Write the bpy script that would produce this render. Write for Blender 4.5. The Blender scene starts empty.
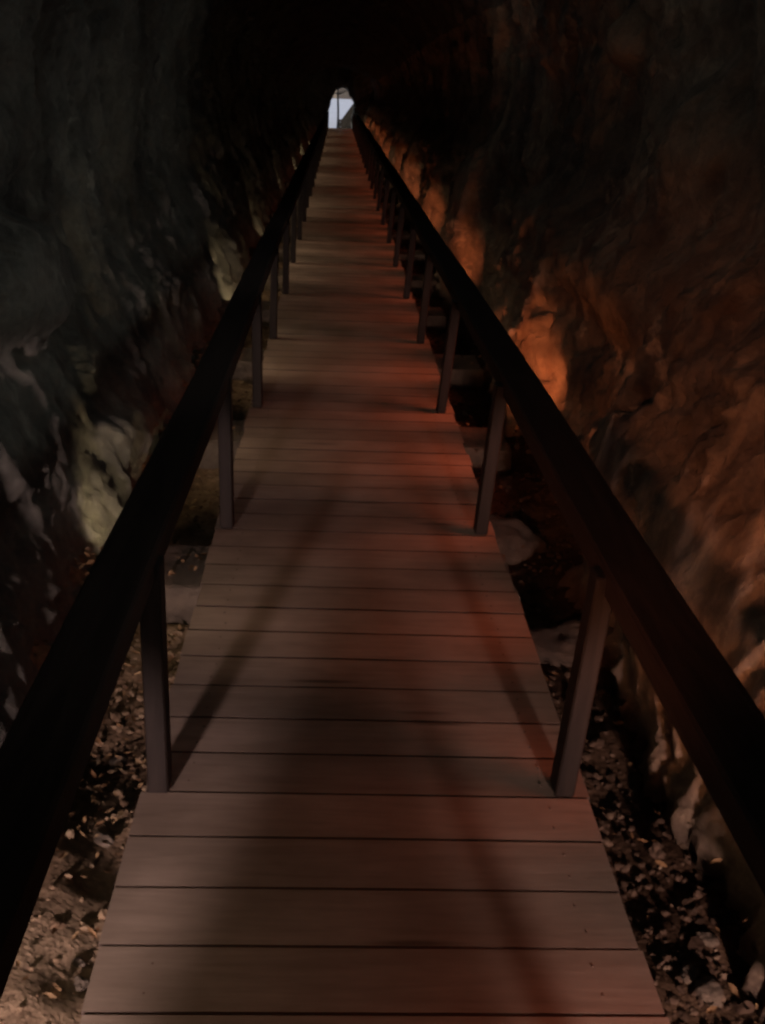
import bpy, bmesh, math, random
import numpy as np
from mathutils import Vector, Matrix

random.seed(7)
rng = np.random.default_rng(7)
scene = bpy.context.scene
COL = scene.collection

# ------------------------------------------------------------------ noise
def _hash(ix, iy, iz):
    h = (ix * 374761393 + iy * 668265263 + iz * 2147483647 * 3 + 1274126177) & 0xFFFFFFFF
    h = ((h ^ (h >> 13)) * 1274126177) & 0xFFFFFFFF
    h = ((h ^ (h >> 15)) * 2246822519) & 0xFFFFFFFF
    return h ^ (h >> 16)

_G = rng.normal(size=(256, 3)); _G /= np.linalg.norm(_G, axis=1)[:, None]

def noise3(p):
    p = np.asarray(p, dtype=float)
    i = np.floor(p).astype(np.int64); f = p - i
    u = f * f * f * (f * (f * 6 - 15) + 10)
    out = np.zeros(p.shape[:-1])
    for dx in (0, 1):
        for dy in (0, 1):
            for dz in (0, 1):
                h = _hash(i[..., 0] + dx, i[..., 1] + dy, i[..., 2] + dz) & 255
                d = f - np.array([dx, dy, dz])
                g = (_G[h] * d).sum(-1)
                w = (u[..., 0] if dx else 1 - u[..., 0]) * (u[..., 1] if dy else 1 - u[..., 1]) * (u[..., 2] if dz else 1 - u[..., 2])
                out += w * g
    return out * 1.5

def fbm(p, octs=4, gain=.5, lac=2.03):
    a = 1; s = 0; q = np.asarray(p, dtype=float)
    for k in range(octs):
        s = s + a * noise3(q + 17.3 * k); q = q * lac; a *= gain
    return s

def ridged(p, octs=4, gain=.5, lac=2.1):
    a = 1; s = 0; q = np.asarray(p, dtype=float)
    for k in range(octs):
        s = s + a * (1 - 2 * np.abs(noise3(q + 9.1 * k))); q = q * lac; a *= gain
    return s

_R3 = rng.random((4096, 3)); _T3 = rng.normal(size=(4096, 3))
def facets(p, tilt=.35, step=.25):
    """broken rock: every cell of a jittered grid is a tilted plane at its own height"""
    p = np.asarray(p, dtype=float)
    i = np.floor(p).astype(np.int64)
    best = np.full(p.shape[:-1], 1e9); val = np.zeros(p.shape[:-1])
    for dx in (-1, 0, 1):
        for dy in (-1, 0, 1):
            for dz in (-1, 0, 1):
                h = _hash(i[..., 0] + dx, i[..., 1] + dy, i[..., 2] + dz) & 4095
                c = i + np.array([dx, dy, dz]) + _R3[h]
                d = p - c
                q = (d * d).sum(-1)
                v = (d * _T3[h]).sum(-1) * tilt + (_R3[h][..., 0] - .5) * 2 * step
                m = q < best
                best = np.where(m, q, best); val = np.where(m, v, val)
    return val

def sstep(x, a, b):
    t = np.clip((x - a) / (b - a), 0, 1)
    return t * t * (3 - 2 * t)

# ------------------------------------------------------------------ object helpers
def link(o, parent=None):
    COL.objects.link(o)
    if parent is not None:
        o.parent = parent
    return o

def tag(o, label=None, cat=None, group=None, kind=None):
    if label: o['label'] = label
    if cat: o['category'] = cat
    if group: o['group'] = group
    if kind: o['kind'] = kind
    return o

def empty(name, loc=(0, 0, 0)):
    o = bpy.data.objects.new(name, None)
    o.empty_display_size = .1
    o.location = loc
    return link(o)

def obj_bm(name, bm, mat, parent=None, smooth=False):
    me = bpy.data.meshes.new(name)
    bm.to_mesh(me); bm.free()
    me.materials.append(mat)
    if smooth:
        me.polygons.foreach_set('use_smooth', [True] * len(me.polygons))
    return link(bpy.data.objects.new(name, me), parent)

def obj_np(name, V, F, mat, parent=None, smooth=True):
    me = bpy.data.meshes.new(name)
    V = np.asarray(V, dtype=np.float32); F = np.asarray(F, dtype=np.int32)
    k = F.shape[1]
    me.vertices.add(len(V)); me.vertices.foreach_set('co', V.ravel())
    me.loops.add(F.size); me.loops.foreach_set('vertex_index', F.ravel())
    me.polygons.add(len(F))
    me.polygons.foreach_set('loop_start', np.arange(len(F), dtype=np.int32) * k)
    me.polygons.foreach_set('use_smooth', np.full(len(F), smooth))
    me.update(calc_edges=True); me.validate()
    me.materials.append(mat)
    return link(bpy.data.objects.new(name, me), parent)

def bm_box(bm, x0, x1, y0, y1, z0, z1, bev=0.0, seg=1):
    r = bmesh.ops.create_cube(bm, size=1)
    vs = r['verts']
    for v in vs:
        v.co = Vector(((x0 + x1) / 2 + v.co.x * (x1 - x0), (y0 + y1) / 2 + v.co.y * (y1 - y0), (z0 + z1) / 2 + v.co.z * (z1 - z0)))
    if bev:
        es = list({e for v in vs for e in v.link_edges})
        bmesh.ops.bevel(bm, geom=es, offset=bev, segments=seg, affect='EDGES', profile=.6)
    return vs

# ------------------------------------------------------------------ materials
def newmat(name):
    m = bpy.data.materials.new(name); m.use_nodes = True
    nt = m.node_tree
    return m, nt, nt.nodes['Principled BSDF']

def N(nt, kind, **kw):
    n = nt.nodes.new(kind)
    for k, v in kw.items():
        if k in n.inputs: n.inputs[k].default_value = v
        else: setattr(n, k, v)
    return n

def ramp(nt, fac, stops):
    r = nt.nodes.new('ShaderNodeValToRGB')
    e = r.color_ramp.elements
    while len(e) < len(stops): e.new(.5)
    for el, (p, c) in zip(e, stops):
        el.position = p; el.color = (*c, 1) if len(c) == 3 else c
    nt.links.new(fac, r.inputs[0])
    return r.outputs[0]

def mixc(nt, fac, a, b, mode='MIX'):
    m = nt.nodes.new('ShaderNodeMix'); m.data_type = 'RGBA'; m.blend_type = mode
    for s, v in ((m.inputs[0], fac), (m.inputs[6], a), (m.inputs[7], b)):
        if isinstance(v, bpy.types.NodeSocket): nt.links.new(v, s)
        else: s.default_value = v if not isinstance(v, tuple) else (*v, 1)[:4]
    return m.outputs[2]

def coords(nt, scale=(1, 1, 1)):
    tc = nt.nodes.new('ShaderNodeTexCoord'); mp = nt.nodes.new('ShaderNodeMapping')
    mp.inputs['Scale'].default_value = scale
    nt.links.new(tc.outputs['Object'], mp.inputs[0])
    return mp.outputs[0]

def tex(nt, vec, scale, detail=5, rough=.55, dist=0.0):
    n = N(nt, 'ShaderNodeTexNoise', Scale=scale, Detail=detail, Roughness=rough, Distortion=dist)
    nt.links.new(vec, n.inputs['Vector'])
    return n.outputs['Fac']

def bump(nt, bs, h, strength, dist, prev=None):
    b = N(nt, 'ShaderNodeBump', Strength=strength, Distance=dist)
    nt.links.new(h, b.inputs['Height'])
    if prev is not None: nt.links.new(prev, b.inputs['Normal'])
    nt.links.new(b.outputs[0], bs.inputs['Normal'])
    return b.outputs[0]

def rock_mat(name, light=(.34, .29, .23), mid=(.20, .165, .13), dark=(.055, .047, .042), bias=0.0, rough=.62):
    m, nt, bs = newmat(name)
    v = coords(nt, (1, 1, .8))
    v1 = coords(nt)
    n1 = tex(nt, v, 1.7, 8, .62, .6)
    n2 = tex(nt, v, 7.0, 7, .65, .4)
    n3 = tex(nt, v1, 30, 8, .72)
    c1 = ramp(nt, n1, [(.36 - bias, dark), (.5 - bias, mid), (.68 - bias, light)])
    c2 = ramp(nt, n2, [(.33, (.35, .33, .31)), (.5, (.95, .95, .95)), (.7, (1.35, 1.3, 1.25))])
    c = mixc(nt, .8, c1, c2, 'MULTIPLY')
    c3 = ramp(nt, n3, [(.35, (.7, .7, .7)), (.65, (1.15, 1.15, 1.15))])
    c = mixc(nt, .8, c, c3, 'MULTIPLY')
    # pale mineral crusts and rusty stains of their own shape
    n4 = tex(nt, v1, 3.1, 9, .7, .8); n5 = tex(nt, coords(nt, (2.2, 2.2, .5)), 1.9, 6, .65, .5)
    c = mixc(nt, ramp(nt, n4, [(.56, (0, 0, 0)), (.66, (.8, .8, .8))]), c, tuple(min(.6, q * 1.35) for q in light))
    c = mixc(nt, ramp(nt, n5, [(.55, (0, 0, 0)), (.68, (.55, .55, .55))]), c, (dark[0] * 1.5, dark[1] * 1.05, dark[2] * .8))
    nt.links.new(c, bs.inputs['Base Color'])
    r = ramp(nt, n2, [(.3, (.62,) * 3), (.65, (rough + .2,) * 3)])
    nt.links.new(r, bs.inputs['Roughness'])
    p = bump(nt, bs, n2, .4, .04)
    p = bump(nt, bs, n3, 1.0, .03, p)
    vor = N(nt, 'ShaderNodeTexVoronoi', Scale=9.0); vor.feature = 'DISTANCE_TO_EDGE'
    wv = N(nt, 'ShaderNodeVectorMath', operation='ADD'); nt.links.new(v, wv.inputs[0])
    tn = N(nt, 'ShaderNodeTexNoise', Scale=4.0, Detail=4.0); nt.links.new(v1, tn.inputs['Vector'])
    nt.links.new(tn.outputs['Color'], wv.inputs[1]); nt.links.new(wv.outputs[0], vor.inputs['Vector'])
    cr = ramp(nt, vor.outputs['Distance'], [(0, (0, 0, 0)), (.12, (1, 1, 1))])
    bump(nt, bs, cr, .12, .015, p)
    return m

M_ROCKL = rock_mat('limestone grey', (.18, .178, .155), (.115, .113, .098), (.05, .05, .046))
M_ROCKR = rock_mat('limestone brown', (.36, .27, .19), (.21, .155, .11), (.07, .05, .04))
M_ROCKC = rock_mat('limestone ceiling', (.16, .14, .12), (.09, .08, .07), (.04, .035, .03))
M_DARKROCK = rock_mat('dark boulder', (.11, .08, .06), (.07, .05, .037), (.035, .026, .02))
M_STONE = rock_mat('loose stone', (.27, .22, .17), (.18, .145, .11), (.11, .085, .063))

# decking boards
M_DECK, nt, bs = newmat('weathered decking')
gi = nt.nodes.new('ShaderNodeNewGeometry')
vec = coords(nt, (1.0, 9.0, 9.0))
off = N(nt, 'ShaderNodeVectorMath', operation='MULTIPLY_ADD')
comb = nt.nodes.new('ShaderNodeCombineXYZ')
for i in range(3): nt.links.new(gi.outputs['Random Per Island'], comb.inputs[i])
nt.links.new(comb.outputs[0], off.inputs[0]); off.inputs[1].default_value = (37, 61, 83); nt.links.new(vec, off.inputs[2])
g1 = tex(nt, off.outputs[0], 2.2, 7, .62, 1.2)
g2 = tex(nt, off.outputs[0], 11, 5, .6, .3)
bl = tex(nt, coords(nt), 2.3, 4, .55)
base = ramp(nt, g1, [(.3, (.19, .158, .130)), (.5, (.225, .19, .158)), (.74, (.255, .218, .184))])
pb = ramp(nt, gi.outputs['Random Per Island'], [(0, (.9, .89, .88)), (.5, (1, 1, 1)), (1, (1.08, 1.06, 1.05))])
c = mixc(nt, 1.0, base, pb, 'MULTIPLY')
c = mixc(nt, .7, c, ramp(nt, g2, [(.3, (.88, .87, .86)), (.7, (1.08, 1.08, 1.08))]), 'MULTIPLY')
c = mixc(nt, .8, c, ramp(nt, bl, [(.36, (.72, .70, .68)), (.62, (1.12, 1.1, 1.1))]), 'MULTIPLY')
vk = N(nt, 'ShaderNodeTexVoronoi', Scale=1.15); nt.links.new(off.outputs[0], vk.inputs['Vector'])
kn = ramp(nt, vk.outputs['Distance'], [(.05, (.35, .32, .3)), (.13, (1, 1, 1))])
c = mixc(nt, .8, c, kn, 'MULTIPLY')
# sawn edges darkened by dirt and by gap shade put into the colour
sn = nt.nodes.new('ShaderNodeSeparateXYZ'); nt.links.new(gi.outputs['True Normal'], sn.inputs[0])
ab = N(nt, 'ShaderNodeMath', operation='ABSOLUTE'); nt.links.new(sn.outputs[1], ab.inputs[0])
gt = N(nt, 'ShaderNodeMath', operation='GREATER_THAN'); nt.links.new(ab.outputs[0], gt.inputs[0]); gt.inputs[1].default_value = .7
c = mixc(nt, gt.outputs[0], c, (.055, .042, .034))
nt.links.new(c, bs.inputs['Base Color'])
bs.inputs['Roughness'].default_value = .8
bs.inputs['Specular IOR Level'].default_value = .12
pp = bump(nt, bs, g2, .15, .003)
bump(nt, bs, g1, .15, .004, pp)

def wood_mat(name, a, b, sc=(14, 1.2, 14), rough=.6):
    m, nt, bs = newmat(name)
    v = coords(nt, sc)
    g = tex(nt, v, 2.0, 6, .6, .8)
    nt.links.new(ramp(nt, g, [(.35, a), (.68, b)]), bs.inputs['Base Color'])
    bs.inputs['Roughness'].default_value = rough
    bs.inputs['Specular IOR Level'].default_value = .12
    bump(nt, bs, g, .3, .004)
    return m

M_RAIL = wood_mat('dark stained handrail', (.014, .009, .0075), (.028, .018, .0145), rough=.75)
M_POST = wood_mat('dark grey post', (.008, .0062, .0055), (.018, .0135, .0115), (14, 14, 1.2), .6)
M_JOIST = wood_mat('old joist', (.07, .05, .04), (.13, .1, .08))
M_SLEEPER = rock_mat('concrete sleeper', (.12, .096, .072), (.09, .072, .055), (.06, .048, .038), .08)

# ground
M_GROUND, nt, bs = newmat('cave earth')
v = coords(nt)
a1 = tex(nt, v, 1.3, 6, .6, .3); a2 = tex(nt, v, 14, 6, .65); a3 = tex(nt, v, 70, 4, .6)
c = ramp(nt, a1, [(.36, (.042, .026, .017)), (.52, (.072, .047, .031)), (.66, (.115, .08, .053))])
# a patch of pale sandy earth on the near left
sx = nt.nodes.new('ShaderNodeSeparateXYZ'); nt.links.new(v, sx.inputs[0])
def mrange(sock, a, b):
    m_ = N(nt, 'ShaderNodeMapRange'); nt.links.new(sock, m_.inputs[0])
    m_.inputs[1].default_value = a; m_.inputs[2].default_value = b
    return m_.outputs[0]
def math_(op, a, b):
    m_ = N(nt, 'ShaderNodeMath', operation=op)
    for q, w_ in zip((a, b), m_.inputs[:2]):
        if isinstance(q, bpy.types.NodeSocket): nt.links.new(q, w_)
        else: w_.default_value = q
    return m_.outputs[0]
c = mixc(nt, mrange(sx.outputs[0], .1, -.1), c, ramp(nt, a1, [(.36, (.12, .082, .052)), (.52, (.19, .135, .088)), (.66, (.26, .195, .13))]))  # ground lighter on the left, its missing light put into the colour
wy = math_('ADD', sx.outputs[1], math_('MULTIPLY', math_('SUBTRACT', a1, .5), .9))
sand = math_('MULTIPLY', mrange(wy, 1.98, 1.72), mrange(sx.outputs[0], -.40, -.46))
c = mixc(nt, sand, c, (.25, .19, .13))
c = mixc(nt, .8, c, ramp(nt, a2, [(.34, (.45, .42, .4)), (.62, (1.2, 1.2, 1.2))]), 'MULTIPLY')
c = mixc(nt, .6, c, ramp(nt, a3, [(.34, (.6, .6, .6)), (.62, (1.2, 1.2, 1.2))]), 'MULTIPLY')
nt.links.new(c, bs.inputs['Base Color']); bs.inputs['Roughness'].default_value = .95; bs.inputs['Specular IOR Level'].default_value = .1
p = bump(nt, bs, a2, .7, .03); bump(nt, bs, a3, .6, .01, p)

# gravel and leaves, varied per piece
def island_mat(name, stops, rough=.85):
    m, nt, bs = newmat(name)
    gi = nt.nodes.new('ShaderNodeNewGeometry')
    c = ramp(nt, gi.outputs['Random Per Island'], stops)
    n = tex(nt, coords(nt), 60, 4, .6)
    c = mixc(nt, .7, c, ramp(nt, n, [(.34, (.55, .53, .5)), (.62, (1.2, 1.2, 1.2))]), 'MULTIPLY')
    nt.links.new(c, bs.inputs['Base Color']); bs.inputs['Roughness'].default_value = rough
    bs.inputs['Specular IOR Level'].default_value = .06
    bump(nt, bs, n, .5, .005)
    return m
M_GRAVEL = island_mat('gravel', [(0, (.03, .020, .015)), (.5, (.06, .042, .031)), (.93, (.09, .064, .048)), (1, (.2, .155, .115))])
M_LEAF = island_mat('dry leaves', [(0, (.08, .045, .024)), (.5, (.17, .105, .055)), (.9, (.22, .15, .085)), (1, (.28, .205, .125))], .7)

M_BARK = wood_mat('bark', (.03, .026, .022), (.07, .06, .05), (8, 8, 1.5), .9)
M_BANK, nt, bs = newmat('outside earth')  # near-black: the bank's shade is put into the earth colour
n = tex(nt, coords(nt), 3, 6, .6)
nt.links.new(ramp(nt, n, [(.35, (.012, .010, .008)), (.65, (.03, .024, .018))]), bs.inputs['Base Color'])
bs.inputs['Roughness'].default_value = 1.0; bs.inputs['Specular IOR Level'].default_value = 0
bump(nt, bs, n, .8, .1)

# ------------------------------------------------------------------ camera
CF, CP, CY, CR = 1091.46, 0.370376, 0.0539878, 0.046443
EYE = Vector((0, 0, 1.5))
fw = Vector((math.sin(CY) * math.cos(CP), math.cos(CY) * math.cos(CP), -math.sin(CP)))
r0 = Vector((math.cos(CY), -math.sin(CY), 0)); u0 = r0.cross(fw)
rt = r0 * math.cos(CR) + u0 * math.sin(CR); up = u0 * math.cos(CR) - r0 * math.sin(CR)
cd = bpy.data.cameras.new('camera')
cam = link(bpy.data.objects.new('camera', cd))
cam.matrix_world = Matrix(((rt.x, up.x, -fw.x, EYE.x), (rt.y, up.y, -fw.y, EYE.y), (rt.z, up.z, -fw.z, EYE.z), (0, 0, 0, 1)))
cd.sensor_fit = 'VERTICAL'; cd.sensor_height = 24; cd.lens = 24 * CF / 1024
cd.clip_start = .02; cd.clip_end = 4000
scene.camera = cam

# ------------------------------------------------------------------ layout numbers
END = 44.0
XL, XR = -.3975, .6153                    # deck edges
BW = .15754                               # board pitch
P0 = 2.10                                 # a post stands here
PITCH = 1.575
POSTS = [P0 + PITCH * k for k in range(-2, 27)]
POSTS = [y for y in POSTS if y < END - .1]
GZ = -.18

# ------------------------------------------------------------------ boardwalk
walk = tag(empty('boardwalk', (.11, 1.0, GZ)), 'long narrow boardwalk of weathered cross boards running to the opening', 'boardwalk')
def child_of(o, root):
    o.parent = root
    o.matrix_parent_inverse = Matrix.Translation(-root.location)
    return o

bm = bmesh.new()
y = 2.0777 - BW * 22
k = 0
while y < END:
    e1, e2 = random.uniform(-.006, .006), random.uniform(-.006, .006)
    gap = random.uniform(.0065, .0095)
    dz = random.uniform(-.0010, .0010)
    vs = bm_box(bm, XL + e1, XR + e2, y - BW + gap / 2, y - gap / 2, -.032 + dz, dz)
    y += BW; k += 1
# slight crookedness of single boards
bm.verts.ensure_lookup_table()
for v in bm.verts:
    v.co.z += .003 * math.sin(v.co.y * 1.1 + 1.3 * v.co.x)
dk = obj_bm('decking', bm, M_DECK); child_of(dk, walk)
bm = bmesh.new()
# nails / screw heads along both edges
for i in range(22 + int((14 - 2) / BW)):
    yy = 2.0777 - BW * 22 + BW * i - BW / 2
    for xx in (XL + .10, XR - .10):
        for dy in (-.035, .035):
            bmesh.ops.create_cone(bm, cap_ends=True, segments=8, radius1=.0032, radius2=.0026, depth=.0012,
                                  matrix=Matrix.Translation((xx + random.uniform(-.006, .006), yy + dy, .0022)))
sc_ = obj_bm('screw_heads', bm, M_JOIST); child_of(sc_, walk); sc_['kind'] = 'stuff'
for xx in (-.22, .42):
    bm = bmesh.new(); bm_box(bm, xx - .04, xx + .04, -3, END - .05, -.115, -.036, .004)
    child_of(obj_bm('joist', bm, M_JOIST), walk)

def rough_block(x0, x1, y0, y1, z0, z1, amp=.012, cuts=7):
    bm = bmesh.new()
    bm_box(bm, x0, x1, y0, y1, z0, z1, .015, 2)
    bmesh.ops.subdivide_edges(bm, edges=[e for e in bm.edges if e.calc_length() > .06], cuts=cuts, use_grid_fill=True)
    P = np.array([v.co[:] for v in bm.verts])
    d = np.stack([fbm(P * 9 + 3.1 * j, 3) for j in range(3)], -1) * amp
    d[:, 2] *= .5
    for v, q in zip(bm.verts, d): v.co += Vector(q)
    return bm
for i, yp in enumerate(POSTS):
    a, b = (-.80 + random.uniform(-.05, .05), .88 + random.uniform(-.05, .05))
    if yp < 1.5: a, b = XL + .02, XR - .02
    elif yp < 3.0: a, b = XL + .02, XR - .02
    elif yp < 4.5: a, b = -.66, XR + .03
    y0, y1 = (yp - .44, yp - .08) if yp > 3 else (yp - .22, yp - .02)
    zt = -.045 if yp > 3 else -.085
    if yp < 16:
        bm = rough_block(a, b, y0 + random.uniform(-.02, .02), y1, -.26, zt)
    else:
        bm = bmesh.new(); bm_box(bm, a, b, y0, y1, -.26, zt, .01)
    child_of(obj_bm('sleeper', bm, M_SLEEPER, smooth=False), walk)

# ------------------------------------------------------------------ handrails
def railing(xin, xout, px0, px1, label):
    root = tag(empty('railing', ((xin + xout) / 2, P0, 0)), label, 'railing')
    x0, x1 = min(xin, xout), max(xin, xout)
    ys = np.arange(-2.0, END + .01, .5)
    bm = bmesh.new()
    zt, zb, c = .583, .518, .006
    sec = [(x0 + c, zb), (x1 - c, zb), (x1, zb + c), (x1, zt - c), (x1 - c, zt), (x0 + c, zt), (x0, zt - c), (x0, zb + c)]
    rings = []
    for yy in ys:
        wx = .003 * math.sin(yy * .9 + xin * 5) + .002 * math.sin(yy * 2.3)
        wz = .004 * math.sin(yy * 1.3 + xin * 3)
        rings.append([bm.verts.new((a + wx, yy, b + wz)) for a, b in sec])
    for A, B in zip(rings, rings[1:]):
        for j in range(8):
            bm.faces.new((A[j], B[j], B[(j + 1) % 8], A[(j + 1) % 8]))
    bm.faces.new(rings[0]); bm.faces.new(rings[-1][::-1])
    bmesh.ops.recalc_face_normals(bm, faces=bm.faces)
    child_of(obj_bm('handrail', bm, M_RAIL), root)
    for yy in POSTS:
        bm = bmesh.new()
        bm_box(bm, px0, px1, yy - .034, yy + .034, .004, .560, .004, 1)
        lean = random.uniform(-.006, .006) - (.034 if xin > 0 else 0); ly = random.uniform(-.01, .01)
        for v in bm.verts:
            t = v.co.z / .5
            v.co.x += lean * (1 - t); v.co.y += ly * (1 - t)
        child_of(obj_bm('post', bm, M_POST), root)
    return root
railing(-.352, -.466, -.388, -.342, 'dark wooden handrail on thin posts beside the pale earth and yellowish rock')
railing(.594, .722, .566, .611, 'dark wooden handrail on thin posts beside the orange-lit rock alcoves')

# ------------------------------------------------------------------ tunnel shell
def arc_profile():
    pts = np.array([(-.80, -.42), (-.86, -.18), (-.98, .12), (-1.12, .5), (-1.24, 1.0), (-1.26, 1.5), (-1.12, 2.0), (-.78, 2.42), (-.33, 2.66), (.10, 2.74),
                    (.55, 2.66), (1.0, 2.42), (1.28, 2.0), (1.36, 1.5), (1.30, 1.0), (1.18, .5), (1.05, .12), (.95, -.18), (.92, -.42)])
    # catmull-rom resample
    out = []
    P = np.vstack([2 * pts[0] - pts[1], pts, 2 * pts[-1] - pts[-2]])
    for i in range(1, len(P) - 2):
        for t in np.linspace(0, 1, 30, endpoint=False):
            a, b, c, d = P[i - 1:i + 3]
            out.append(.5 * ((2 * b) + (-a + c) * t + (2 * a - 5 * b + 4 * c - d) * t * t + (-a + 3 * b - 3 * c + d) * t ** 3))
    out.append(pts[-1]); out = np.array(out)
    s = np.r_[0, np.cumsum(np.linalg.norm(np.diff(out, axis=0), axis=1))]
    return out, s
prof, sarc = arc_profile()
NT = 270
sv = np.linspace(0, sarc[-1], NT)
px = np.interp(sv, sarc, prof[:, 0]); pz = np.interp(sv, sarc, prof[:, 1])
tx = np.gradient(px); tz = np.gradient(pz); tl = np.hypot(tx, tz)
nx, nz = tz / tl, -tx / tl                      # inward normal
ycoord = list(np.arange(-6, 1.2, .12)) + list(np.arange(1.2, 7, .022))
while ycoord[-1] < END + .6: ycoord.append(ycoord[-1] * 1.0042)
ycoord = np.array(ycoord)
YY, SS = np.meshgrid(ycoord, sv, indexing='ij')
PX, PZ = np.meshgrid(ycoord, px, indexing='ij')[1], np.meshgrid(ycoord, pz, indexing='ij')[1]
NX, NZ = np.meshgrid(ycoord, nx, indexing='ij')[1], np.meshgrid(ycoord, nz, indexing='ij')[1]
# tunnel narrows and its roof drops a little towards the far mouth
nar = sstep(YY, 10, 40)
PZ = np.where(PZ > .2, .2 + (PZ - .2) * (1 - .22 * nar), PZ)
base = np.stack([PX, YY, PZ], -1)
right = sstep(PX, .2, .7); left = sstep(PX, 0.0, -.6)
# relief (positive = into the tunnel)
st = base * np.array([1, 1, .6])
low = right * (1 - sstep(PZ, .75, 1.15))
lowl = left * (1 - sstep(PZ, .35, .8))
D = .11 * fbm(st * 1.1 + 5.1, 3) * (1 - (.6 * low + .45 * left) * sstep(YY, .8, 1.6) * (1 - sstep(YY, 7, 10))) + .026 * ridged(st * 2.9 + 2.2, 5, .62) + (.022 - .006 * right) * fbm(base * np.array([6, 6, 4.8]), 6, .70)
D += .013 * ridged(base * np.array([5, 5, 1.6]) + 31, 4, .65) * sstep(PZ, .5, 1.2) * (1 - .6 * left)
D += .011 * fbm(base * 19 + 11, 3, .7)
D += low * .022 * ridged(base * np.array([9, 9, 6]) + 3, 4, .65) + lowl * .07
warp = base + .09 * np.stack([fbm(base * 3.3 + 50 * j, 3) for j in range(3)], -1)
D += .060 * facets(warp * np.array([2.6, 2.6, 2.0])) + .026 * facets(warp * np.array([7, 7, 5.5]) + 9)
D += .010 * facets(warp * 17 + 4)
near = sstep(YY, .8, 1.6) * (1 - sstep(YY, 4.2, 5.2))
D += .05 * right * near * (1 - sstep(PZ, .15, .55))
D -= .05
D += .15 * low * sstep(PZ, -.12, .45)
# alcoves in the right wall
ALC = [(-.4, 1.3, .30), (3.62, 5.45, .17), (6.7, 9.1, .20), (10.3, 12.6, .20), (13.9, 16.2, .22), (17.3, 19.6, .34),
       (21, 23.4, .34), (24.8, 27.2, .34), (28.6, 31, .32), (32.4, 35, .32), (36.5, 39.5, .3)]
wob = .07 * fbm(np.stack([PZ * 2.3, YY * .6, PX * 0 + 3], -1), 3)
rec = np.zeros_like(PX)
for a, b, d in ALC:
    top = .78 + .18 * math.sin(a * 3.1)
    w = sstep(YY + wob, a, a + .10) * (1 - sstep(YY + wob, b - .30, b))
    w = w * (1 - sstep(PZ + wob * .7, top - .12, top + .16))
    rec += d * w
    # rib that closes the alcove, standing proud of the wall
    rec -= .05 * np.exp(-((YY + wob - b - .12) / .24) ** 2) * (1 - sstep(PZ, top - .2, top + .5))
D -= rec * right
D *= 1 - .7 * sstep(YY, 42, 44) * 0
def boss(Y0, Z0, ry, rz, amp, side, sharp=2.0):
    q = ((YY - Y0) / ry) ** 2 + ((PZ - Z0) / rz) ** 2
    return amp * np.exp(-q ** (sharp / 2)) * side
D += boss(2.95, .36, .12, .07, .10, right, 3) + boss(2.72, .27, .10, .10, .08, right, 3) + boss(2.50, .36, .13, .12, .10, right, 3)
D += boss(3.35, .26, .14, .13, .07, right, 3) + boss(2.2, .1, .5, .25, .08, right)
D += boss(3.9, .80, .55, .19, .26, left, 4) + boss(4.2, 1.25, .35, .14, .10, left, 4)          # jutting boulders of the left wall
D += boss(4.6, .02, .20, .12, .11, left, 3) + boss(4.3, .10, .10, .08, .08, left, 3) + boss(5.2, .1, .25, .2, .09, left, 3) + boss(4.9, -.02, .12, .09, .08, left, 3)
D += boss(9.4, .05, .5, .3, .12, left, 3) + boss(6.6, 1.5, .25, .5, .12, left, 3)
D += boss(5.3, 1.75, .22, .12, .18, right, 3) + boss(7.0, 1.9, .4, .3, .15, right, 3) + boss(4.1, 1.35, .2, .2, .14, right, 3)
# far narrowing: keep the rock clear of the handrails
D = np.where(PZ < 1.0, np.minimum(D, .22), D)
V = np.stack([PX + NX * D, YY, PZ + NZ * D], -1)
V[..., 1] += .05 * fbm(base * 3 + 77, 3) * sstep(ycoord, 0, 1)[:, None] * (1 - sstep(ycoord, END - 1, END))[:, None]
V[..., 2] += .03 * fbm(base * 4 + 41, 3)
V[..., 0] = np.where((PZ < 1.1) & (PX < 0), np.minimum(V[..., 0], -.56), V[..., 0])
V[..., 0] = np.where((PZ < 1.1) & (PX > 0), np.maximum(V[..., 0], .80), V[..., 0])

def shell(j0, j1, name, mat):
    G = V[:, j0:j1 + 1]
    n, m = G.shape[:2]
    idx = np.arange(n * m).reshape(n, m)
    F = np.stack([idx[:-1, :-1], idx[:-1, 1:], idx[1:, 1:], idx[1:, :-1]], -1).reshape(-1, 4)
    return obj_np(name, G.reshape(-1, 3), F, mat)
jl = int(np.argmax(px > -.95 + 0 * px)) if False else int(np.argmin(np.abs(pz - 2.15) + 10 * (px > 0)))
jr = int(np.argmin(np.abs(pz - 2.15) + 10 * (px < 0)))
wl = tag(shell(0, jl, 'rock_wall', M_ROCKL), 'rough grey rock wall of the tunnel, dimly lit yellowish near its foot', 'rock wall')
wr = tag(shell(jr, NT - 1, 'rock_wall', M_ROCKR), 'rough brown rock wall of the tunnel with orange-lit ribs and alcoves', 'rock wall')
tag(shell(jl, jr, 'ceiling', M_ROCKC), kind='structure')

# unseen cap added behind the viewer to keep sky light out
ring = V[0]
bm = bmesh.new()
vs = [bm.verts.new(q) for q in ring]; cvt = bm.verts.new((.1, -7.2, .9))
for a, b in zip(vs, vs[1:] + vs[:1]): bm.faces.new((a, b, cvt))
tag(obj_bm('tunnel_back_cap', bm, M_ROCKC), kind='structure')

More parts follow.
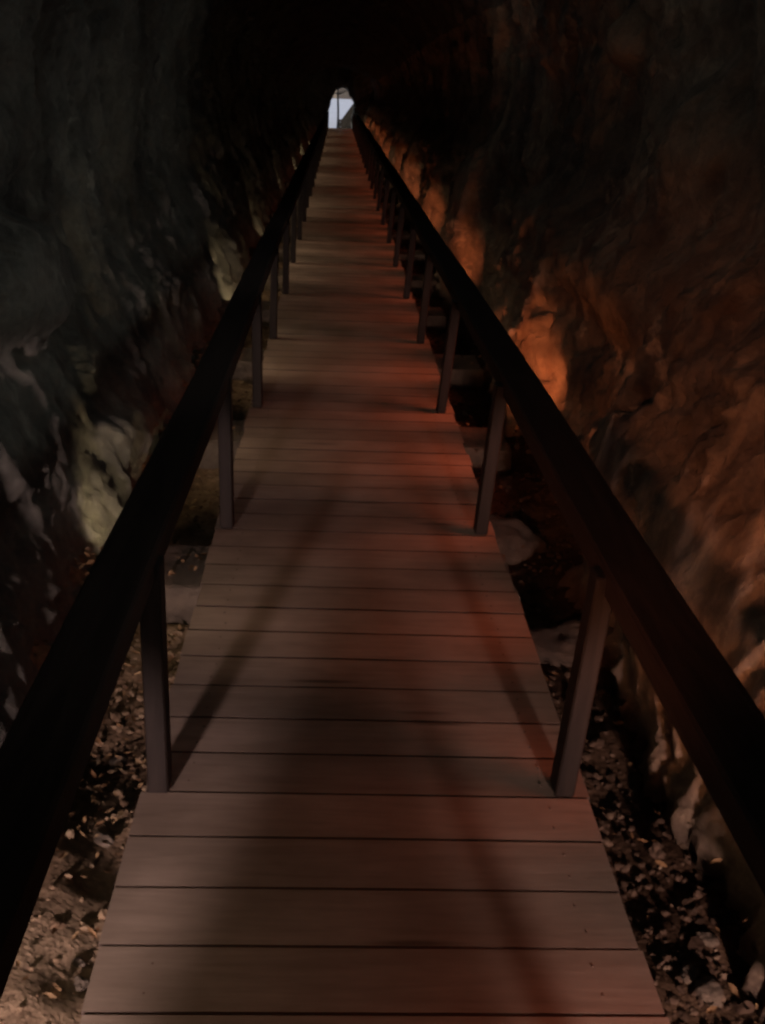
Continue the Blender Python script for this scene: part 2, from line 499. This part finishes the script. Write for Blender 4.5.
# end wall with the small lit opening
def ray_at(px_, py_, Y):
    d = fw * CF + rt * (px_ - 382.5) - up * (py_ - 512)
    t = Y / d.y
    return EYE + d * t
hole2 = [(-.40, -.30), (-.41, .30), (-.38, .62), (-.30, .90), (-.20, 1.16), (-.06, 1.38), (.12, 1.45), (.30, 1.37), (.46, 1.16), (.57, .90), (.56, .68), (.52, .35), (.54, -.30)]
def densify(poly, n=9):
    out = []
    for (a, b), (c, d) in zip(poly, poly[1:] + poly[:1]):
        for t in np.linspace(0, 1, n, endpoint=False): out.append((a + (c - a) * t, b + (d - b) * t))
    return np.array(out)
hp = densify(hole2)
cx, cz = .1, .55
bm = bmesh.new(); loops = []
for kk, (sc, dy) in enumerate([(1.0, 1.5), (1.0, .9), (1.0, .35), (1.08, .16), (1.3, .04), (1.8, 0), (3.2, -.02), (6.0, 0)]):
    L = []
    for i, (a, b) in enumerate(hp):
        q = np.array([a, b, kk * .7])
        nn = .10 * float(fbm(np.array([[a * 3, b * 3, kk * .45]]), 4)[0]) * (1.0 if kk < 4 else 2.0)
        r = sc * (1 + nn)
        L.append(bm.verts.new((cx + (a - cx) * r, END + .1 + dy + nn * (2 if kk > 3 else .5), cz + (b - cz) * r)))
    loops.append(L)
for A, B in zip(loops, loops[1:]):
    for i in range(len(A)):
        j = (i + 1) % len(A); bm.faces.new((A[i], A[j], B[j], B[i]))
tag(obj_bm('end_wall', bm, M_ROCKC, smooth=True), 'dark rock end wall pierced by the small pale opening', 'rock wall')

# ------------------------------------------------------------------ ground
gx = np.r_[np.linspace(-60, -1.6, 12), np.linspace(-1.4, 1.6, 121), np.linspace(1.8, 60, 12)]
gy = np.r_[np.linspace(-40, -2, 10), np.arange(-1.9, 1, .12), np.arange(1, 8, .03), 8 * 1.009 ** np.arange(1, 195), np.geomspace(47, 1500, 30)]
gy = np.unique(gy)
GY, GX = np.meshgrid(gy, gx, indexing='ij')
gp = np.stack([GX, GY, 0 * GX], -1)
inn = (sstep(np.abs(GX - .1), 3, 1.6)) * (1 - sstep(GY, 43, 46))
def ground_h(X, Y):
    p = np.stack([np.asarray(X, float), np.asarray(Y, float), np.zeros_like(np.asarray(X, float))], -1)
    h = GZ + .035 * fbm(p * 2.2, 3) + .018 * fbm(p * 8, 3)
    h = h + .10 * sstep(p[..., 0], -.38, -.62) * (1 - sstep(p[..., 1], 1.95, 2.25))      # earth heaped up on the near left
    h = h + .10 * sstep(p[..., 0], -.62, -.95) + .05 * sstep(p[..., 0], .72, 1.0)
    return h
GH = np.where(inn > 0, ground_h(GX, GY) * inn + GZ * (1 - inn), GZ)
GH = np.where((GX > XL - .02) & (GX < XR + .02) & (inn > .5), np.minimum(GH, -.15), GH)
idx = np.arange(GX.size).reshape(GX.shape)
F = np.stack([idx[:-1, :-1], idx[:-1, 1:], idx[1:, 1:], idx[1:, :-1]], -1).reshape(-1, 4)
tag(obj_np('ground', np.stack([GX, GY, GH], -1).reshape(-1, 3), F, M_GROUND), kind='structure')

# loose gravel and dry leaves on both strips
def ico(sub):
    bm = bmesh.new(); bmesh.ops.create_icosphere(bm, subdivisions=sub, radius=1)
    v = np.array([q.co[:] for q in bm.verts]); f = np.array([[q.index for q in fc.verts] for fc in bm.faces]); bm.free()
    return v, f
IV, IF = ico(2)
variants = []
for k in range(14):
    d = 1 + .55 * fbm(IV * .9 + k * 13.7, 3)
    variants.append(IV * d[:, None] * np.array([1, rng.uniform(.6, 1.0), rng.uniform(.4, .75)]))
def rotm():
    a, b, c_ = rng.uniform(0, 6.28), rng.normal(0, .35), rng.normal(0, .35)
    return np.array(Matrix.Rotation(a, 3, 'Z') @ Matrix.Rotation(b, 3, 'X') @ Matrix.Rotation(c_, 3, 'Y'))
def strip_point(dens_far=True):
    side = rng.random() < .45
    Y = 1.1 + 13 * rng.random() ** 2.2
    X = rng.uniform(-.95, XL + .02) if side else rng.uniform(XR - .02, 1.12)
    return X, Y, side
M_GRAVEL_L = island_mat('tan gravel', [(0, (.09, .06, .04)), (.5, (.16, .115, .075)), (.9, (.2, .15, .1)), (1, (.25, .195, .135))])  # left gravel coloured lighter to make up for weak light there
Vs, Fs, n0 = [[], []], [[], []], [0, 0]
cnt = 0
while cnt < 9000:
    X, Y, side = strip_point()
    if side and Y < 2.1 and X < -.44 and rng.random() < .8: continue
    s = .0045 + .011 * rng.random() ** 2.5 + (.010 if rng.random() < .03 else 0)
    onsl = any(yp - .46 < Y < yp - .05 for yp in POSTS if yp > 3) and (side or Y > 4)
    if onsl and rng.random() < .85: continue
    z = -.05 if onsl else float(ground_h(np.array(X), np.array(Y)))
    v = variants[rng.integers(14)] * s @ rotm().T + np.array([X, Y, z + s * .12])
    q = 0 if side else 1
    Vs[q].append(v); Fs[q].append(IF + n0[q]); n0[q] += len(v); cnt += 1
tag(obj_np('gravel', np.vstack(Vs[0]), np.vstack(Fs[0]), M_GRAVEL_L, smooth=False), 'tan gravel along the left edge of the boardwalk', 'gravel', kind='stuff')
tag(obj_np('gravel', np.vstack(Vs[1]), np.vstack(Fs[1]), M_GRAVEL, smooth=False), 'dark reddish rubble along the right edge of the boardwalk', 'gravel', kind='stuff')

leaf = np.array([(-1, 0, 0), (-.45, .38, .1), (.25, .42, .12), (1, 0, .18), (.25, -.42, .05), (-.45, -.38, .12), (0, 0, -.04)])
LF = np.array([(6, 0, 5), (6, 5, 4), (6, 4, 3), (6, 3, 2), (6, 2, 1), (6, 1, 0)])
Vs, Fs, n0 = [], [], 0
cnt = 0
while cnt < 1700:
    X, Y, side = strip_point()
    if side and Y < 1.9 and rng.random() < .7: continue
    if not side and rng.random() < .85: continue
    s = rng.uniform(.008, .018)
    L = leaf * np.array([1, rng.uniform(.6, 1.1), rng.uniform(.5, 3)]) * s
    z = float(ground_h(np.array(X), np.array(Y)))
    if any(yp - .44 < Y < yp - .05 for yp in POSTS) and abs(X) < .9: z = max(z, -.05)
    v = L @ rotm().T + np.array([X, Y, z + .012 + .01 * rng.random()])
    Vs.append(v); Fs.append(LF + n0); n0 += len(v); cnt += 1
tag(obj_np('leaf_litter', np.vstack(Vs), np.vstack(Fs), M_LEAF, smooth=True), 'dry brown fallen leaves scattered along both edges of the boardwalk', 'leaves', kind='stuff')

# single stones one can point to
IV3, IF3 = ico(4)
def stone(X, Y, s, label, shape=(1, .8, .6), seed=0, zoff=.25, z=None, mat=None):
    d = 1 + .45 * fbm(IV3 * .8 + seed * 7.7, 4)
    zz = (float(ground_h(np.array(X), np.array(Y))) if z is None else z) + s * shape[2] * zoff
    v = IV3 * d[:, None] * np.array(shape) * s
    a = seed * 1.7
    R = np.array([[math.cos(a), -math.sin(a), 0], [math.sin(a), math.cos(a), 0], [0, 0, 1]])
    o = obj_np('stone', v @ R.T, IF3, mat or M_STONE)
    o.location = (X, Y, zz)
    return tag(o, label, 'stone')
def gpt(px_, py_, z=-.12):
    d = fw * CF + rt * (px_ - 382.5) - up * (py_ - 512)
    t = (z - 1.5) / d.z
    q = EYE + d * t
    return q.x, q.y
STONES = [
    ((80, 984, -.06), .018, 'pale rounded pebble on the sandy earth beside the nearest deck boards', (1, .8, .7)),
    ((78, 962, -.06), .014, 'small pale pebble just behind the rounded one on the sandy earth', (1, .7, .6)),
    ((733, 890, -.06), .040, 'broad pale stone in the rubble behind the dark right-hand handrail', (1, .8, .5)),
    ((716, 884, -.04), .016, 'thin sliver of stone lying on the rubble above the other stones', (1.4, .5, .5)),
    ((708, 990, -.08), .034, 'angular light stone in the rubble near the bottom corner of the picture', (1, .8, .6)),
    ((690, 972, -.10), .024, 'flat grey stone in the rubble next to the last deck boards', (1, .7, .4)),
    ((707, 937, -.10), .022, 'middle sized tan stone lying between two larger rubble stones', (1, .8, .6)),
    ((118, 760, -.12), .024, 'flat tan stone among dry leaves beside the nearest left post', (1.2, .7, .4)),
    ((102, 838, -.10), .026, 'largest tan stone of a cluster at the left deck edge', (1.1, .8, .5)),
]
for i, ((a, b, z), s, lab, shp) in enumerate(STONES):
    for _ in range(6):
        X, Y = gpt(a, b, z)
        z = float(ground_h(np.array(X), np.array(Y))) + s * .3
    stone(X, Y, s, lab, shp, i + 1)
stone(.72, 3.95, .17, 'dark boulder lying beside the foot of the second right post', (.8, 1.1, .7), 21, .1, None, M_DARKROCK)
stone(.80, 3.05, .12, 'broad low boulder in the rubble past the nearest right post', (.9, 1.3, .7), 23, .1, None, M_DARKROCK)
stone(.30, 43.7, .03, 'tiny pale lump standing in for a sunlit patch at the far end of the boardwalk', (1, .8, .8), 5, .8, 0.0)  # bright speck of sunlit ground modelled as a small lump

# ------------------------------------------------------------------ outside the far opening
bm = bmesh.new()
NB = 40
xs = np.r_[np.linspace(-.3, 1.2, 22), np.linspace(1.4, 16, NB - 22)]; ysb = np.linspace(46.2, 62, NB)
gr = []
for a in xs:
    row = []
    for b in ysb:
        t = (b - 46.2) / 15.8
        h = -.15 + 1.35 * max(0.0, a - .19) * min(1, t * 9) - .12 * (a < -.05)
        h = min(h, 3.2)
        h += .05 * float(noise3(np.array([[a * .9, b * .9, 2.]]))[0]) * min(1, t * 4)
        row.append(bm.verts.new((a, b, h)))
    gr.append(row)
for i in range(NB - 1):
    for j in range(NB - 1):
        bm.faces.new((gr[i][j], gr[i + 1][j], gr[i + 1][j + 1], gr[i][j + 1]))
tag(obj_bm('earth_bank', bm, M_BANK, smooth=True), kind='structure')

bm = bmesh.new()
bm_box(bm, -30, 30, 46.0, 160, -.4, -.165)
M_PALE, nt, bs = newmat('pale limestone paving')
nn_ = tex(nt, coords(nt), 1.5, 6, .6)
nt.links.new(ramp(nt, nn_, [(.35, (.21, .215, .25)), (.65, (.28, .285, .33))]), bs.inputs['Base Color']); bs.inputs['Roughness'].default_value = .8
tag(obj_bm('pavement', bm, M_PALE), kind='structure')
tree = tag(empty('bare_tree', (.02, 47.6, -.15)), 'slender dark bare tree standing outside the far opening', 'tree')
def tube(bm, pts, r0, r1, seg=8):
    rings = []
    n = len(pts)
    for i, p in enumerate(pts):
        d = (pts[min(i + 1, n - 1)] - pts[max(i - 1, 0)]).normalized()
        a = d.orthogonal().normalized(); b = d.cross(a)
        r = r0 + (r1 - r0) * i / (n - 1)
        rings.append([bm.verts.new(p + (a * math.cos(2 * math.pi * k / seg) + b * math.sin(2 * math.pi * k / seg)) * r) for k in range(seg)])
    for A, B in zip(rings, rings[1:]):
        for k in range(seg): bm.faces.new((A[k], A[(k + 1) % seg], B[(k + 1) % seg], B[k]))
    bm.faces.new(rings[0][::-1]); bm.faces.new(rings[-1])
bm = bmesh.new()
tp = [Vector((-.02 + .02 * math.sin(i * .8), 47.6, -.2 + .27 * i)) for i in range(16)]
tube(bm, tp, .045, .02)
child_of(obj_bm('trunk', bm, M_BARK, smooth=True), tree)
bm = bmesh.new()
random.seed(3)
for i in range(44):
    b = tp[random.randint(5, 15)].copy()
    a = random.uniform(0, 6.28); ln = random.uniform(.3, .8)
    d = Vector((math.cos(a), math.sin(a) * .7, random.uniform(.1, .8))).normalized()
    pts = [b + d * ln * t + Vector((0, 0, .1 * t * t * ln)) + Vector((random.uniform(-.02, .02),) * 3) * t for t in np.linspace(0, 1, 6)]
    tube(bm, pts, .018, .006, 5)
    for q in range(2):
        e = pts[random.randint(2, 4)]; d2 = (d + Vector((random.uniform(-.7, .7), random.uniform(-.7, .7), random.uniform(-.2, .6)))).normalized()
        tube(bm, [e + d2 * ln * .45 * t for t in (0, .35, .7, 1)], .007, .003, 4)
child_of(obj_bm('crown', bm, M_BARK, smooth=True), tree)

# ------------------------------------------------------------------ light
w = bpy.data.worlds.new('World'); scene.world = w; w.use_nodes = True
nt = w.node_tree
bg = nt.nodes['Background']
sky = nt.nodes.new('ShaderNodeTexSky'); sky.sky_type = 'NISHITA'; sky.sun_disc = False
SE, SA = math.radians(50), math.radians(-40)
sky.sun_elevation = SE; sky.sun_rotation = SA
sky.air_density = 1.6; sky.dust_density = 3.0; sky.ozone_density = 3.0
nt.links.new(sky.outputs[0], bg.inputs[0]); bg.inputs[1].default_value = .15
sd = bpy.data.lights.new('sun', 'SUN'); sd.energy = 3.0; sd.angle = math.radians(.5); sd.color = (1, .95, .88)
so = link(bpy.data.objects.new('sun', sd))
dirv = Vector((math.sin(SA) * math.cos(SE), math.cos(SA) * math.cos(SE), math.sin(SE)))
so.rotation_euler = (-dirv).to_track_quat('-Z', 'Y').to_euler(); so.location = dirv * 60

def lamp(x, y, z, p, col, r=.04, name='tunnel_or_fill_lamp'):
    d = bpy.data.lights.new(name, 'POINT'); d.energy = p; d.color = col; d.shadow_soft_size = r
    o = link(bpy.data.objects.new(name, d)); o.location = (x, y, z)
    return o
def spot(x, y, z, to, p, col, ang, r=.04, blend=1.0):
    d = bpy.data.lights.new('tunnel_or_fill_lamp', 'SPOT'); d.energy = p; d.color = col; d.shadow_soft_size = r
    d.spot_size = math.radians(ang); d.spot_blend = blend
    o = link(bpy.data.objects.new('tunnel_or_fill_lamp', d)); o.location = (x, y, z)
    o.rotation_euler = (Vector(to) - Vector((x, y, z))).to_track_quat('-Z', 'Y').to_euler()
    return o
ORANGE = (1.0, .26, .085); WARM = (1.0, .69, .635); YEL = (1.0, .73, .47); COOL = (.80, .88, 1.0); RED = (1.0, .17, .07)
# two floodlights behind the viewer, shining forward along the edges of the deck
spot(-.86, -.40, .45, (-.98, 1.35, -.12), 430, WARM, 43, .08, .18)
spot(.88, -1.20, .45, (1.0, 1.5, -.12), 520, (1, .62, .52), 29, .08, .3)
# small floodlights low on the walls, throwing their light across the boards
random.seed(11)
yy = 1.31 - PITCH
while yy < 43.5:
    spot(-.80, yy, .42, (-.05, yy + .25, -.05), 4 if yy < 3 else 6 if yy < 4.5 else 5.5 + 3.2 * math.sin(yy * 1.35 + .4) * (yy > 6), YEL, 100, .16, .9)
    yy += PITCH if yy < 4.5 else PITCH / 2
yy = 1.20 - PITCH / 2
while yy < 43.5:
    spot(.92, yy, .42, (.34, yy + .2, -.05), (9 if yy < 2 else 14) if yy < 6 else random.uniform(6, 9), RED, 74, .16, 1.0)
    yy += PITCH / 2
# right wall: one in each alcove, shining along it at the next rib
for a, b, d in ALC[1:]:
    spot(.82, b - .80, .02, (1.04, b + .05, .26), 50 if b < 7 else 22, ORANGE, 48, .02, 1.0)
spot(.73, 1.1, .26, (1.10, 3.5, .46), 34, (1, .37, .16), 46, .05)
spot(.80, 3.85, .0, (1.22, 4.7, .42), 7, ORANGE, 90, .03)  # extra spot added for the glow on the alcove's back
# left wall: along its foot
for yy, p in ((3.4, 20.0), (8.2, 20.0), (12.0, 8), (17, 8), (22, 8), (27, 8), (32, 8), (37, 8)):
    spot(-.66, yy, .0, (-.95, yy + 1.2, .06), p, (1, .74, .42), 60, .02)
# unseen cool fill added high behind the viewer, in place of daylight
lamp(.1, -3.2, 1.9, 7, COOL, .15)
# unseen pale fill spots added at the right wall to lift the left one
for yy, p in ((1.2, 13), (3.0, 17), (5.0, 16), (7.4, 9)):
    spot(.98, yy, 1.25, (-1.15, yy + 1.0, .95), p, (1.0, .97, .88), 66, .15)
# unseen warm fill spot added beside the viewer to brighten the right wall
spot(-.30, .2, 1.0, (1.20, 3.5, .44), 125, (1, .33, .16), 29, .10)
for yy, p in ((.8, 2.4), (4.2, 2.8), (8.5, 2.0)):  # unseen ceiling fill, added as ambient light for the dark walls
    lamp(.08, yy, 2.15, p, (.96, 1.0, .95), .3)

# ------------------------------------------------------------------ render settings
vs_ = scene.view_settings
vs_.view_transform = 'Standard'; vs_.look = 'None'; vs_.exposure = 0; vs_.gamma = 1; vs_.use_curve_mapping = False
scene.render.engine = 'CYCLES'
scene.cycles.use_denoising = True
scene.cycles.denoising_prefilter = 'FAST'
scene.cycles.max_bounces = 6
scene.cycles.sample_clamp_indirect = 3
scene.cycles.filter_width = 2.6
